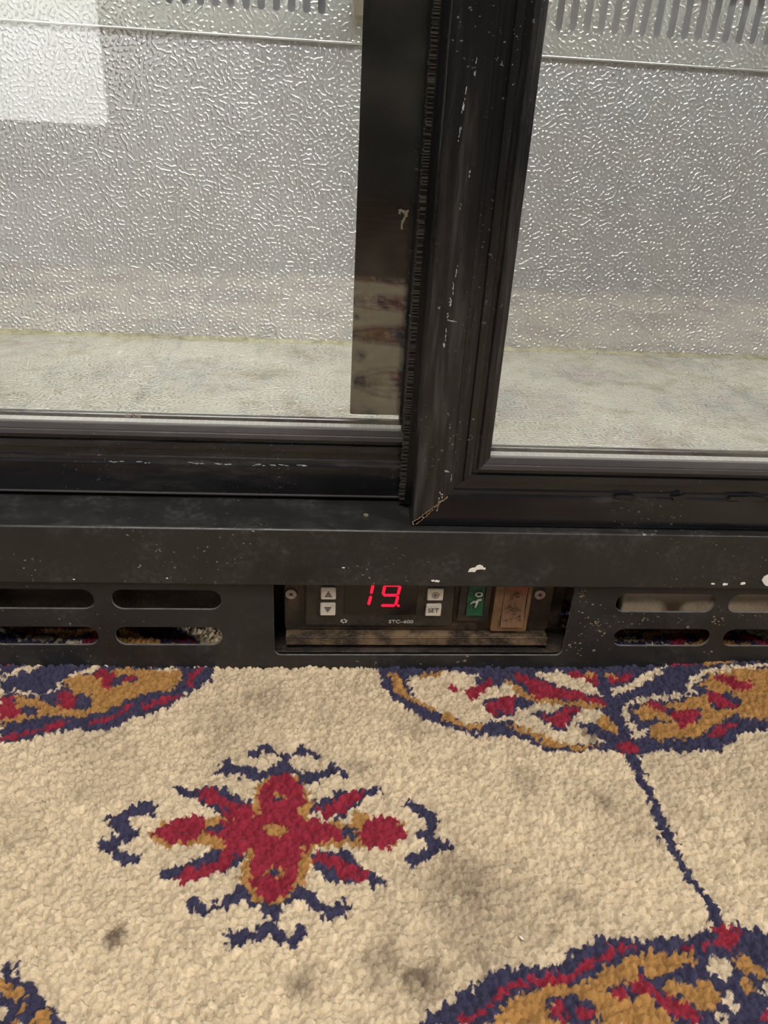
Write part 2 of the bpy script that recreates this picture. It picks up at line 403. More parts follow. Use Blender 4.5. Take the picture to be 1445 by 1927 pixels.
# ------------------------------------------------------------------ the rug
RUG_COL = {'c': (0.640, 0.520, 0.360), 't': (0.380, 0.200, 0.062), 'r': (0.260, 0.020, 0.040), 'b': (0.042, 0.040, 0.082)}
RUG_SHAPES = [
 ('b', '-187.5,1.5 -61.5,0.5 -64.5,-12 -73.5,-21 -78.5,-28.5 -86,-35 -96,-41 -105,-46 -113,-52 -121,-52.5 -129.5,-52 -140,-54 -149,-58.5 -156,-62 -164,-62'),
 ('r', '-165.5,-57.5 -158.5,-55 -150,-51.5 -142.5,-46.5 -133.5,-46.5 -138.5,-52 -150.5,-54 -157.5,-57.5 -164.5,-60.5'),
 ('r', '-124,-48.5 -118,-43.5 -108.5,-36.5 -103.5,-31 -103.5,-37 -112.5,-44.5 -118.5,-48'),
 ('r', '-99.5,-32 -90.5,-27 -78,-21.5 -78.5,-25.5 -86.5,-31 -96.5,-35.5'),
 ('r', '-78,-15.5 -76,-4.5 -71,-0.5 -72.5,-9.5 -75,-17'),
 ('t', '-168,-50.5 -160.5,-45.5 -150.5,-42 -139.5,-41.5 -127,-42.5 -117,-37 -107.5,-29 -97,-23.5 -85.5,-21.5 -81.5,-12 -80,-3 -92,-4 -101.5,-2 -113,0.5 -121.5,-1.5 -124.5,-8.5 -139,-9 -146,-11.5 -145,-17.5 -136,-25 -130,-25 -125.5,-31.5 -127,-37 -135.5,-37 -144,-34 -155,-29.5 -169,-25.5 -164,-39.5 -170,-45.5'),
 ('b', '-162.5,-36 -153,-35 -151.5,-41 -158,-42'),
 ('b', '-138,-31.5 -134,-26 -127,-26 -125.5,-32.5 -131,-37 -135.5,-37'),
 ('r', '-176.5,-27.5 -170,-28.5 -161.5,-39 -159,-41.5 -165.5,-43.5 -170,-46'),
 ('r', '-148,-24.5 -141.5,-22.5 -133.5,-28 -134.5,-37 -142.5,-36'),
 ('r', '-132.5,-6.5 -127,-2 -119.5,-9 -116,-14 -120.5,-23 -125,-19 -124.5,-13 -131,-10.5'),
 ('b', '-118.5,-8 -106,-7 -105.5,-11.5 -114.5,-15 -117.5,-18.5 -120,-14'),
 ('r', '-115.5,-10.5 -106.5,-8 -106.5,-11 -114,-13.5'),
 ('c', '-182.5,-11.5 -177,-5 -168.5,2.5 -158.5,2.5 -169.5,-7.5 -176.5,-13 -181,-15.5'),
 ('c', '-151.5,-25.5 -149,-16 -144,-9 -136.5,-2 -132,2 -128,-2 -137.5,-9 -145,-13 -148.5,-21 -149.5,-26.5'),
 ('c', '-178.5,-22.5 -165.5,-23 -152,-24 -151.5,-25.5 -164.5,-25.5 -178,-24.5'),
 ('r', '-188,3 -179,2.5 -181,-0.5 -186.5,-1.5'),
 ('c', '-99,-2.5 -88,-0.5 -86.5,-3 -96.5,-4.5'),
 ('b', '32,4.5 35,-3.5 37.5,-18.5 45,-32 55.5,-41 65.5,-48 78.5,-55.5 91,-57 107,-57 114.5,-63.5 122.5,-69.5 138,-70.5 154,-69 164.5,-70 172.5,-72.5 185,-70.5 203.5,-71.5 217.5,-72 234,-61.5 245,-59.5 255.5,-58.5 294.5,13 177.5,7.5'),
 ('c', '52,-7.5 76.5,-3 97,-7.5 92,-14 100,-19 112.5,-15 120,-24 113.5,-30.5 107,-26.5 96.5,-28.5 94.5,-39 100,-43.5 114.5,-37 122,-33.5 136,-30 145,-35 155.5,-33.5 163.5,-42 159.5,-50 148.5,-51 153,-57.5 157.5,-63 145.5,-65 133.5,-63 125,-60.5 117,-54 107.5,-46.5 93,-47.5 84.5,-49 77.5,-43.5 65.5,-36.5 53.5,-26'),
 ('b', '101.5,-28.5 120,-27.5 121,-31 112,-38 106.5,-44 98,-44.5'),
 ('b', '120.5,-39.5 135.5,-39.5 142,-33.5 155.5,-33.5 142,-47.5 137.5,-55 131.5,-54 125.5,-46'),
 ('b', '146,-48.5 155.5,-50 155.5,-58.5 148,-57.5'),
 ('t', '41,-4.5 47,-4.5 48.5,-13.5 52.5,-26 65.5,-35.5 73,-41 79,-46.5 91,-50 90.5,-52.5 81,-52 70.5,-46 68.5,-39.5 53,-31 44,-20.5'),
 ('t', '102,-49 111.5,-50 122.5,-57.5 130.5,-62 145,-66.5 157.5,-63 144.5,-69 135.5,-68 123.5,-65 116,-58.5'),
 ('t', '160.5,-44 167,-42 166,-58 157.5,-53.5'),
 ('t', '111,-11 118.5,-14.5 122.5,-25 140,-29.5 154.5,-31.5 167.5,-33.5 163,-36.5 139,-33 119.5,-29'),
 ('t', '58,-5.5 76.5,-3 74.5,-7.5 60.5,-9'),
 ('r', '113.5,-5 121.5,-5.5 129.5,-9.5 137,-14.5 149,-21 163,-26 168,-33.5 154.5,-30.5 140,-28 125,-28 124,-17.5'),
 ('r', '84.5,-20.5 99.5,-12.5 105.5,-8 102.5,-16.5 92.5,-25 89.5,-30.5 86.5,-26.5'),
 ('r', '96,-31 103,-30 107,-25 116,-25 111.5,-37 107,-42 103,-37 98,-43 96,-38'),
 ('r', '121.5,-41.5 133,-43 141.5,-35 153,-35 140.5,-46.5 137,-53 132,-52 128.5,-46'),
 ('r', '76.5,-17.5 84,-18.5 79,-23'),
 ('r', '151.5,-5 165,-3 170.5,-9 168,-17 157,-11'),
 ('t', '162.5,-5 170,-5.5 164.5,-10.5'),
 ('r', '174.5,-10.5 195,-5 188.5,-13 176.5,-17'),
 ('t', '175.5,-7.5 182,-5.5 182,-9 175.5,-11'),
 ('c', '131.5,-6 147,-3 159,-11 167,-19 167,-26 155.5,-22 143,-17 134.5,-10.5'),
 ('c', '174.5,-21.5 187,-16 199,-8.5 219.5,1 210,-8 195.5,-17 180.5,-24.5 173.5,-27'),
 ('c', '221.5,-19.5 226,-12.5 243.5,-6 262.5,-4.5 286.5,-2 284.5,-5.5 260,-9.5 243,-11 228,-16 223.5,-24.5 225,-27.5 208,-30 190.5,-31 180,-36.5 177,-42 178,-50 179.5,-55 189.5,-51 180,-58.5 173,-61.5 173.5,-54.5 173.5,-41 179,-33.5 192,-27 209.5,-26 218,-27.5'),
 ('t', '180.5,-40 191,-34 206.5,-34 225.5,-29.5 234,-27 228.5,-19.5 241,-11.5 259,-7.5 282.5,-9 260.5,-49.5 245,-49.5 233,-47 219,-55 209.5,-61.5 188,-62 183.5,-58 189.5,-50 198,-50 195,-45.5 184.5,-46.5'),
 ('b', '196,-38.5 222.5,-40 216.5,-49 204.5,-54.5 203,-48'),
 ('b', '230.5,-30.5 244.5,-27 247,-39 238.5,-42.5 228.5,-38'),
 ('r', '190.5,-34 197,-31 202,-36 203,-42 214.5,-38.5 220.5,-44.5 213.5,-49.5 203,-54 204.5,-47 197,-40'),
 ('r', '230,-28 239.5,-26.5 241,-34.5 245.5,-39 237.5,-40.5 230,-34.5'),
 ('r', '240,-13 249.5,-12.5 254,-19 265.5,-21 255,-27.5 246.5,-22.5'),
 ('r', '216,-60.5 226.5,-53.5 236.5,-50 236.5,-54 226.5,-59.5 217,-63'),
 ('r', '161.5,-66 168,-62 174,-63.5 174,-70.5 168,-73 163.5,-70.5'),
 ('t', '237.5,1.5 291,7 288,1.5 239.5,-3'),
 ('r', '217.5,1.5 236.5,3 235,-1 217.5,-2.5'),
 ('c', '252.5,5 293,10.5 291.5,7.5 253,2.5'),
 ('b', '165.5,-71 173.5,-71 170.5,-85 170,-100 170,-112 170.5,-123.5 170,-133.5 164,-133.5 163.5,-123.5 165,-110 165.5,-98 165,-85'),
 ('b', '164.5,-117.5 170.5,-118 170,-133 170,-145.5 172.5,-153.5 175,-161 173,-169.5 167.5,-170 169.5,-161 168.5,-153.5 166.5,-144 165,-132.5'),
 ('b', '35,-205.5 45.5,-199.5 52.5,-196 60.5,-190.5 71,-185.5 77.5,-183.5 90.5,-184 99.5,-183 105.5,-178 116,-173.5 127.5,-173 133.5,-175.5 143.5,-173.5 152.5,-173.5 161.5,-172 168,-170.5 179.5,-169 186.5,-172 192.5,-173 172,-211'),
 ('r', '49,-205 58.5,-200.5 66.5,-198 69.5,-192.5 76.5,-189.5 85.5,-188 94,-187 103,-187 108.5,-182 117.5,-179 125,-176.5 133,-177.5 123,-180 112.5,-184 104.5,-189 93,-191.5 80,-192 72,-195 67,-199.5 58,-203.5 52,-205.5'),
 ('r', '167,-172 174.5,-169.5 179.5,-171 176.5,-175.5 173,-178 173.5,-181.5 170.5,-180 167,-176.5'),
 ('r', '152.5,-177 156.5,-178.5 153,-180.5'),
 ('r', '160,-176 164,-177.5 160.5,-180'),
 ('t', '64.5,-207 70,-200.5 74.5,-197.5 82,-194 91,-191.5 101.5,-191.5 109.5,-190 115.5,-185 124,-183 134,-179.5 141.5,-181 148.5,-180 157.5,-182 154.5,-185 144.5,-187 137.5,-188.5 136.5,-193 147.5,-193 155.5,-192 160,-197.5 152.5,-203.5 146.5,-202 137.5,-206.5 130,-209'),
 ('b', '115.5,-191.5 125,-192.5 129,-187 138,-190 137,-195 143,-198 149.5,-203.5 144,-208 136.5,-206 132,-201.5 127.5,-197 118.5,-199 113,-197'),
 ('b', '90,-197 97,-195.5 108,-198 106,-205 97,-207 89.5,-205'),
 ('r', '124.5,-191.5 130.5,-189 133,-194.5 139,-198 146,-202 147.5,-205.5 140.5,-206.5 134,-202 129.5,-197 124,-194.5'),
 ('r', '115,-195 120.5,-193 122.5,-196.5 117.5,-198.5'),
 ('r', '91,-198.5 96,-196.5 95.5,-201.5 93.5,-206 91,-203.5'),
 ('r', '98.5,-200.5 103.5,-198.5 105.5,-203.5 99.5,-205.5 97.5,-203'),
 ('c', '156.5,-188.5 163,-181.5 167,-183 167,-189.5 163,-193 158.5,-190.5'),
 ('c', '161.5,-195.5 164.5,-199.5 161.5,-203.5 152,-210 145.5,-210 157,-203.5'),
 ('t', '173,-181 177.5,-182 180,-188 183.5,-190 179,-192.5 173.5,-190 172.5,-196 169.5,-198 170,-190'),
 ('c', '177.5,-193 182,-192.5 179,-198.5 175,-199'),
 ('r', '169.5,-205.5 176,-203.5 172,-211 168,-210.5'),
 ('b', '-121.5,-176 -117,-176.5 -112.5,-181 -106,-184 -101,-190 -94,-194 -88.5,-200.5 -112.5,-199.5'),
 ('t', '-119,-181.5 -114.5,-183.5 -111.5,-186.5 -107,-190 -105.5,-195.5 -97,-195.5 -93.5,-200.5 -100.5,-200 -103.5,-196 -110,-196.5 -108.5,-192.5 -113,-188.5 -117.5,-186'),
 ('c', '-115,-192.5 -112.5,-192 -112,-194.5 -113.5,-197'),
 ('b', '-35.5,-69 -33.5,-64.5 -28.5,-60.5 -24.5,-64 -20.5,-68 -16.5,-69 -13,-67 -11,-62.5 -9,-61.5 -5.5,-65.5 -0.5,-70 -1,-73.5 -6,-70.5 -11.5,-69.5 -15.5,-72 -15.5,-77.5 -19,-77.5 -19,-73 -23.5,-69.5 -28,-67.5 -31,-70.5 -35,-71.5'),
 ('b', '-52.5,-84.5 -50.5,-78 -45,-73.5 -41.5,-76.5 -35,-78 -27,-81 -22,-76.5 -18,-75 -12.5,-77.5 -7.5,-81 -2,-83 3,-80.5 4.5,-77 8,-76.5 13.5,-79 15.5,-85.5 13,-86.5 8.5,-83 4.5,-86 -3,-90 -6.5,-91.5 -11,-84.5 -17.5,-81 -24,-85 -30,-88.5 -37,-85 -43.5,-81.5 -48.5,-85'),
 ('b', '-72,-91 -68.5,-89.5 -61,-92 -55,-90.5 -48.5,-91 -40.5,-95.5 -32.5,-100.5 -35,-103 -42.5,-103 -46.5,-108.5 -50.5,-104.5 -56,-99.5 -63,-96.5 -68,-94'),
 ('b', '33.5,-94 29,-92 25,-93 16,-94 9.5,-94 6,-97 2,-100 -4.5,-102.5 -5.5,-106.5 -0.5,-108.5 7,-107.5 11.5,-112.5 14,-110 16,-105.5 22,-101 28.5,-97.5'),
 ('b', '-99.5,-110.5 -96,-106 -89.5,-103 -85.5,-99 -79,-99 -76.5,-103.5 -77.5,-107.5 -82.5,-106.5 -87,-107.5 -87.5,-111.5 -82.5,-116.5 -84,-121 -88,-123 -88.5,-126 -83.5,-128.5 -78,-128.5 -75.5,-132 -80,-134.5 -87,-133.5 -90.5,-128.5 -97,-125.5 -99,-121.5 -93.5,-119.5 -91.5,-116.5 -94.5,-112.5'),
 ('b', '41,-103.5 45,-99.5 48.5,-102.5 56,-107.5 59,-113 56.5,-118 54.5,-121 58.5,-123.5 62,-128 57.5,-131 52,-132.5 50,-135.5 42.5,-138 38.5,-135.5 40,-132 47,-130 52,-128 50,-124 45.5,-121.5 47,-118.5 52,-117 51,-112.5 48,-108.5 44.5,-106'),
 ('b', '-71,-140 -68.5,-137.5 -62,-135.5 -57,-131.5 -49.5,-129.5 -43.5,-124.5 -40.5,-127 -43,-129.5 -32,-129 -33,-133.5 -38.5,-136.5 -45,-139 -51,-142 -56,-143.5 -63,-141.5'),
 ('b', '-4,-133.5 -1,-130.5 4.5,-129 10.5,-128.5 16.5,-131 20,-136.5 25,-141 30.5,-143 31,-146.5 25,-146 19.5,-144 12.5,-145.5 7,-144 1,-139.5'),
 ('b', '-55.5,-153.5 -53.5,-149.5 -50.5,-150 -48,-154.5 -45,-154.5 -43.5,-151.5 -38,-150.5 -36,-145.5 -31,-145.5 -26,-149 -20.5,-152 -14,-151 -8.5,-147 -3,-147.5 1.5,-152 6,-156 9,-156 12.5,-152 14.5,-156 9.5,-162 4.5,-161 -0.5,-157 -6,-153.5 -12.5,-154.5 -16.5,-159.5 -20,-159.5 -25.5,-155.5 -31,-152 -36.5,-154 -41.5,-156 -44.5,-159 -48.5,-158.5 -52,-155'),
 ('b', '-20,-159.5 -16.5,-159.5 -15.5,-163 -19.5,-162.5'),
 ('b', '-37.5,-164.5 -33,-165 -28,-165 -28.5,-167 -24.5,-167.5 -24,-163 -18.5,-161.5 -14,-164.5 -11,-167.5 -8,-167 -6,-163.5 -4,-168 -5.5,-171.5 -9.5,-173.5 -16,-170.5 -19.5,-168 -24.5,-170.5 -29,-173 -33.5,-173 -36,-168.5'),
 ('t', '-31,-90 -24,-85.5 -16.5,-81.5 -9.5,-86.5 -4.5,-94 -3,-103.5 -5,-112.5 2,-112 14.5,-114 19.5,-107 25.5,-110 35.5,-109.5 43.5,-119 34,-128 26,-128.5 14,-125.5 0,-126.5 -3.5,-134.5 -5.5,-145 -9.5,-148.5 -15,-154 -19,-154 -25,-151.5 -32,-145.5 -33,-136.5 -31.5,-128.5 -37,-130 -50.5,-124 -58.5,-124 -68.5,-125 -73.5,-122 -78.5,-117.5 -71,-111 -60,-107.5 -50,-110 -39.5,-107 -28.5,-107.5 -31.5,-100'),
 ('r', '-21.5,-84 -16.5,-81 -11,-87.5 -6.5,-95.5 -6.5,-102 -10,-105 -8.5,-109.5 -0.5,-111 9.5,-115.5 12.5,-123 0,-124.5 -5.5,-128 -8,-134.5 -9.5,-144.5 -14,-151 -19.5,-152.5 -25,-149.5 -29.5,-144 -29.5,-136.5 -27.5,-128.5 -34,-127 -38.5,-130 -44.5,-127 -40,-122.5 -52,-119.5 -49,-115 -41.5,-111 -34.5,-109 -28.5,-109 -28,-101.5 -29.5,-93.5'),
 ('r', '-77.5,-117.5 -72,-113 -67,-109 -58.5,-107.5 -53,-110 -53,-115 -53.5,-119 -56.5,-120.5 -63,-124 -69,-122.5'),
 ('r', '19.5,-114.5 27,-110 35.5,-110 39,-115 43,-119.5 38,-123.5 31.5,-129 24.5,-128 19,-124.5'),
 ('r', '-61,-93.5 -52.5,-92 -44.5,-97 -41.5,-101.5 -47,-103 -52.5,-101 -57,-97.5'),
 ('r', '-44.5,-105 -40,-101 -30,-103 -28.5,-109 -39,-110 -46.5,-109.5'),
 ('r', '25,-94 21,-94 13.5,-95.5 9.5,-98 6,-102.5 -2,-105.5 6,-110.5 11.5,-108.5 15,-104 21,-100.5'),
 ('r', '-63.5,-141.5 -59.5,-138.5 -56.5,-135 -50,-135 -43.5,-132 -37.5,-127 -32,-128.5 -36.5,-131.5 -40.5,-137 -48,-139.5 -54,-143.5 -59.5,-142.5'),
 ('r', '-2.5,-132 4.5,-130.5 9.5,-130.5 14,-136 18.5,-137.5 24,-142.5 18,-143 13.5,-144.5 9,-141.5 5.5,-136.5 1,-135'),
 ('t', '-25,-114 -19.5,-112.5 -14,-114 -13.5,-119.5 -19,-121.5 -24,-119.5'),
 ('t', '-23,-97 -17.5,-93.5 -12.5,-97.5 -17,-101.5'),
 ('b', '-21,-97 -17.5,-95.5 -14,-97.5 -17.5,-99.5'),
 ('t', '-23,-138.5 -19,-135.5 -13,-138.5 -18.5,-142'),
 ('b', '-21,-138.5 -18.5,-136.5 -16,-138.5 -18.5,-140.5'),
 ('b', '-51,-115 -47,-112.5 -42.5,-115 -46.5,-118.5'),
 ('b', '10,-119 13,-115.5 19,-116.5 16.5,-122 12,-121.5'),
 ('t', '-8,-106.5 -4,-108.5 -4.5,-113 -7.5,-111'),
]

STAINS = [(-80, -167, 4.2, 1.3), (-4, -187, 7.0, 0.5), (69, -164, 24.9, 0.32), (45, -189, 8.3, 0.55), (27, -181, 10.6, 0.3), (144, -103, 5.5, 0.45),
          (111, -155, 6.6, 0.35), (100, -170, 2.7, 0.4), (50, -52, 8.8, 0.3), (22, -78, 6.9, 0.3), (107, -89, 9.7, 0.25), (181, -112, 10.8, 0.2),
          (-53, -41, 17.5, 0.2), (-28, -26, 13.6, 0.2), (63, -141, 14.4, 0.25), (150, -57, 4.8, 0.7)]

def inside(px, py, poly):
    r = np.zeros(px.shape, bool)
    n = len(poly)
    for i in range(n):
        x0, y0 = poly[i]; x1, y1 = poly[(i + 1) % n]
        if y0 == y1: continue
        c = ((y0 > py) != (y1 > py)) & (px < (x1 - x0) * (py - y0) / (y1 - y0) + x0)
        r ^= c
    return r

def vnoise(x, y, cell, seed):
    g = np.random.default_rng(seed).random((64, 64))
    u, v = x / cell, y / cell
    i, j = np.floor(u).astype(int), np.floor(v).astype(int)
    a, b = u - i, v - j
    a = a * a * (3 - 2 * a); b = b * b * (3 - 2 * b)
    q = lambda p, s: g[p % 64, s % 64]
    return (q(i, j) * (1 - a) + q(i + 1, j) * a) * (1 - b) + (q(i, j + 1) * (1 - a) + q(i + 1, j + 1) * a) * b

def rug_colour(x, y, r):
    """x, y in mm: repeating design of large medallions joined by blue stems, small stars between"""
    PX, CX, CY = 378.0, -19.0, -118.0
    edge_l = -121 + (y + 177) * -0.37 - 6; edge_r = 172 + (y + 209) * 0.56 + 8
    seen = (x > edge_l) & (x < edge_r) & (y > -208) & (y < 3)
    fx, fy = x.copy(), y.copy()
    fy = np.abs(np.mod(fy + 236, 472) - 236) * -1.0          # mirror every 236 mm
    fx = np.mod(fx + 164, PX) - 164
    low = fy < CY
    fx = np.where(low, 2 * CX - fx, fx); fy = np.where(low, 2 * CY - fy, fy)
    fx = np.mod(fx + 164, PX) - 164
    X = np.where(seen, x, fx); Y = np.where(seen, y, fy)
    X = X + r.normal(0, 0.75, X.shape); Y = Y + r.normal(0, 0.65, X.shape)   # knots stray over the drawn line
    idx = np.zeros(x.shape, int)
    names = 'ctrb'
    for c, s in RUG_SHAPES:
        poly = [tuple(map(float, q.split(','))) for q in s.split()]
        bx0, bx1 = min(p[0] for p in poly), max(p[0] for p in poly)
        by0, by1 = min(p[1] for p in poly), max(p[1] for p in poly)
        k = np.where((X >= bx0) & (X <= bx1) & (Y >= by0) & (Y <= by1))[0]
        if len(k):
            h = inside(X[k], Y[k], poly)
            idx[k[h]] = names.index(c)
    base = np.array([RUG_COL[c] for c in names])[idx]
    v = 1 + 0.20 * (r.random(x.shape) - 0.5)
    col = base * v[:, None]
    cream = idx == 0
    # wear: greyed pile in broad patches, dirt spots; near the cooler dirt plus painted-in shade
    w = vnoise(x, y, 38, 3) * 0.6 + vnoise(x, y, 13, 4) * 0.4
    worn = np.clip((w - 0.42) * 1.6, 0, 0.5) + np.clip((y + 75) / 75, 0, 1) * 0.22  # last term paints dirt and shade into the pile towards the kick panel
    d = np.clip(worn, 0, 0.6) * 0.34
    for sx, sy, sr, st in STAINS:
        q = np.sqrt((x - sx) ** 2 + (y - sy) ** 2) / sr + (vnoise(x, y, 6, 9) - 0.5) * 0.8
        d = d + 1.3 * st * np.clip(1.35 - q, 0, 1) * (0.7 + 0.3 * r.random(x.shape))
    d = np.clip(d, 0, 0.88)[:, None]
    dirt = np.array([0.150, 0.105, 0.074])
    col = np.where(cream[:, None], col * (1 - d) + dirt * d, col * (1 - 0.35 * d))
    return col

def build_rug():
    gx0, gx1, gy0, gy1 = -1020.0, 1080.0, -1180.0, 470.0        # rug outline, mm
    def tufts(sp, jit):
        nx, ny = int((gx1 - gx0) / sp), int((gy1 - gy0) / sp)
        ii, jj = np.meshgrid(np.arange(nx), np.arange(ny), indexing='ij')
        tx = gx0 + (ii + 0.25 + 0.5 * (jj % 2)) * sp + rng.normal(0, jit, ii.shape) * sp
        ty = gy0 + (jj + 0.5) * sp + rng.normal(0, jit, ii.shape) * sp
        th = rng.normal(0, 1.0, ii.shape)
        return sp, nx, ny, tx, ty, th
    fine = tufts(1.65, 0.22)                                    # single knots carry the colour
    clump = tufts(3.1, 0.27)                                    # knots matted together into tufts
    fcol = rug_colour(fine[3].ravel(), fine[4].ravel(), rng).reshape(fine[1], fine[2], 3)
    def nearest(t, x, y):
        sp, nx, ny, tx, ty, th = t
        ci = np.clip(((x - gx0) / sp).astype(int), 0, nx - 1); cj = np.clip(((y - gy0) / sp).astype(int), 0, ny - 1)
        best = np.full(x.shape, 1e9); sec = np.full(x.shape, 1e9); bi = np.zeros(x.shape, int); bj = np.zeros(x.shape, int)
        for a in (-1, 0, 1):
            for b in (-1, 0, 1):
                pi = np.clip(ci + a, 0, nx - 1); pj = np.clip(cj + b, 0, ny - 1)
                d = np.hypot(x - tx[pi, pj], y - ty[pi, pj]) / sp - 0.07 * th[pi, pj]
                better = d < best
                sec = np.where(better, best, np.minimum(sec, d))
                best = np.where(better, d, best); bi = np.where(better, pi, bi); bj = np.where(better, pj, bj)
        return best, sec - best, bi, bj
    def field(x, y):
        wx = x + (vnoise(x, y, 1.6, 41) - 0.5) * 1.5; wy = y + (vnoise(x, y, 1.6, 42) - 0.5) * 1.5
        b1, g1, i1, j1 = nearest(fine, wx, wy)
        b2, g2, i2, j2 = nearest(clump, wx, wy)
        dome = np.sqrt(np.clip(1 - np.clip(b2 / 1.0, 0, 1) ** 2, 0, 1))
        h = -5.6 + 3.2 * dome + 2.0 * np.sqrt(np.clip(g2 / 0.32, 0, 1)) + 0.45 * clump[5][i2, j2]
        h = h + 0.6 * np.sqrt(np.clip(g1 / 0.4, 0, 1)) + 0.16 * fine[5][i1, j1] + 0.35 * (vnoise(x, y, 0.9, 31) - 0.5) + (vnoise(x, y, 8, 21) - 0.5) * 1.2
        tint = 1 + 0.07 * clump[5][i2, j2]
        return h, fcol[i1, j1] * np.clip(tint, 0.8, 1.2)[:, None]
    def swell(x, y):
        f = np.clip((18 - y) / 22, 0, 1)
        a = np.clip((-x - 60) / 120, 0, 1); c = np.clip((x - 165) / 115, 0, 1)
        k = np.exp(-np.clip(-y, 0, 1e9) / 160)
        return f * k * (2.5 * a * a * (3 - 2 * a) + 6.0 * c * c * (3 - 2 * c))
    V, F, Cc = [], [], []
    def grid(xs, ys, mask=None):
        X, Y = np.meshgrid(xs, ys, indexing='ij')
        h, c = field(X.ravel(), Y.ravel())
        z = h + swell(X.ravel(), Y.ravel())
        n0 = sum(len(v) for v in V)
        V.append(np.stack([X.ravel(), Y.ravel(), z], 1) / 1000.0); Cc.append(c)
        a, b = np.meshgrid(np.arange(len(xs) - 1), np.arange(len(ys) - 1), indexing='ij')
        a, b = a.ravel(), b.ravel()
        if mask is not None:
            k = mask(xs[a], ys[b]); a, b = a[k], b[k]
        m = len(ys)
        F.append(np.stack([a * m + b, (a + 1) * m + b, (a + 1) * m + b + 1, a * m + b + 1], 1) + n0)
    ix0, ix1, iy0, iy1 = -270.0, 350.0, -250.0, 72.0
    grid(np.linspace(ix0, ix1, 1034), np.linspace(iy0, iy1, 538))
    st = 4.0
    xs = np.concatenate([np.arange(gx0, ix0, st), np.arange(ix0, ix1, st), [ix1], np.arange(ix1 + st, gx1, st)])
    ys = np.concatenate([np.arange(gy0, iy0, st), np.arange(iy0, iy1, st), [iy1], np.arange(iy1 + st, gy1, st)])
    grid(xs, ys, lambda x, y: ~((x >= ix0 - .01) & (x < ix1 - .01) & (y >= iy0 - .01) & (y < iy1 - .01)))
    V = np.concatenate(V).astype(np.float32); F = np.concatenate(F).astype(np.int32); Cc = np.concatenate(Cc).astype(np.float32)
    me = bpy.data.meshes.new('patterned_rug')
    me.vertices.add(len(V)); me.vertices.foreach_set('co', V.ravel())
    me.loops.add(F.size); me.loops.foreach_set('vertex_index', F.ravel())
    me.polygons.add(len(F))
    me.polygons.foreach_set('loop_start', np.arange(0, F.size, 4, dtype=np.int32))
    me.update(calc_edges=True)
    me.polygons.foreach_set('use_smooth', np.ones(len(F), bool))
    at = me.color_attributes.new('pile', 'FLOAT_COLOR', 'POINT')
    at.data.foreach_set('color', np.concatenate([Cc, np.ones((len(Cc), 1), np.float32)], 1).ravel())
    m, nt, b = new_mat('wool_pile')
    a = nt.nodes.new('ShaderNodeVertexColor'); a.layer_name = 'pile'
    v = coords(nt)
    n = noise(nt, v, 1500, 3, 0.7)
    nt.links.new(mix_col(nt, ramp(nt, n, 0.3, 0.7), mix_col(nt, 0.2, a.outputs[0], (0, 0, 0, 1)), a.outputs[0]), b.inputs['Base Color'])
    b.inputs['Roughness'].default_value = 0.95
    b.inputs['Specular IOR Level'].default_value = 0.15
    b.inputs['Sheen Weight'].default_value = 0.05
    b.inputs['Sheen Roughness'].default_value = 0.5
    bp = node(nt, 'ShaderNodeBump', Strength=0.5, Distance=0.0006)
    nt.links.new(noise(nt, v, 2200, 2, 0.7), bp.inputs['Height']); nt.links.new(bp.outputs[0], b.inputs['Normal'])
    me.materials.append(m)
    o = bpy.data.objects.new('patterned_rug', me); COL.objects.link(o)
    return tag(o, 'worn beige wool rug with red, navy and tan medallions under the cooler', 'rug')
rug = build_rug()

# ------------------------------------------------------------------ the cooler
cooler = bpy.data.objects.new('bottle_cooler', None); COL.objects.link(cooler)
cooler.location = (0, 0, 0)
tag(cooler, 'black bottle cooler with two sliding glass doors, standing on the rug', 'bottle cooler')
LX, RXX, TOP, BACK = -0.47, 0.57, 0.86, 0.40

# outer cabinet
bm = bmesh.new()
add_box(bm, LX - 0.02, LX, 0.0, BACK, 0.0, TOP)
add_box(bm, RXX, RXX + 0.02, 0.0, BACK, 0.0, TOP)
add_box(bm, LX - 0.02, RXX + 0.02, -0.004, BACK, TOP, TOP + 0.03)
add_box(bm, LX, RXX, BACK - 0.01, BACK, 0.0, TOP)
add_box(bm, LX, RXX, -0.004, 0.062, 0.815, TOP)
mesh_obj('cabinet_shell', bm, M['shell'], cooler)

# lower fascia with its top ledge (door track)
bm = bmesh.new()
add_box(bm, LX, RXX, -0.004, 0.0, 0.0612, 0.0972, 0.0011, 3)
add_box(bm, LX, RXX, -0.0015, 0.062, 0.0942, 0.0962)
mesh_obj('fascia', bm, M['fascia'], cooler)

# kick panel with slots and the control cut-out
holes = [rounded(-0.0272, 0.1485, 0.0088, 0.0640, 0.004, corners=(1, 1, 0, 0))]
for x0, x1 in ((-0.450, -0.390), (-0.3225 - 0.0605, -0.3225), (-0.3127, -0.2525), (-0.2427, -0.1985), (-0.1885, -0.1275), (-0.1178, -0.0568), (0.1752, 0.2365), (0.2452, 0.3062), (0.3152, 0.3762), (0.3852, 0.4462)):
    if x1 < -0.13: x0 = x1 - 0.0605
    holes.append(rounded(x0, x1, 0.0416, 0.0550, 0.0062))
    dx = 0.0035 if x0 > 0 else -0.0006
    holes.append(rounded(x0 + dx, x1 + dx, 0.0162, 0.0293, 0.0062))
bm = plate_bm([(LX, -0.0035), (RXX, -0.0035), (RXX, 0.0640), (LX, 0.0640)], holes, 0.0, 0.0014)
kick = mesh_obj('kick_panel', bm, M['kick'], cooler)
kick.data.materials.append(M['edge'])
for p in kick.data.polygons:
    if abs(p.normal.y) < 0.5: p.material_index = 1           # paint worn off the punched edges

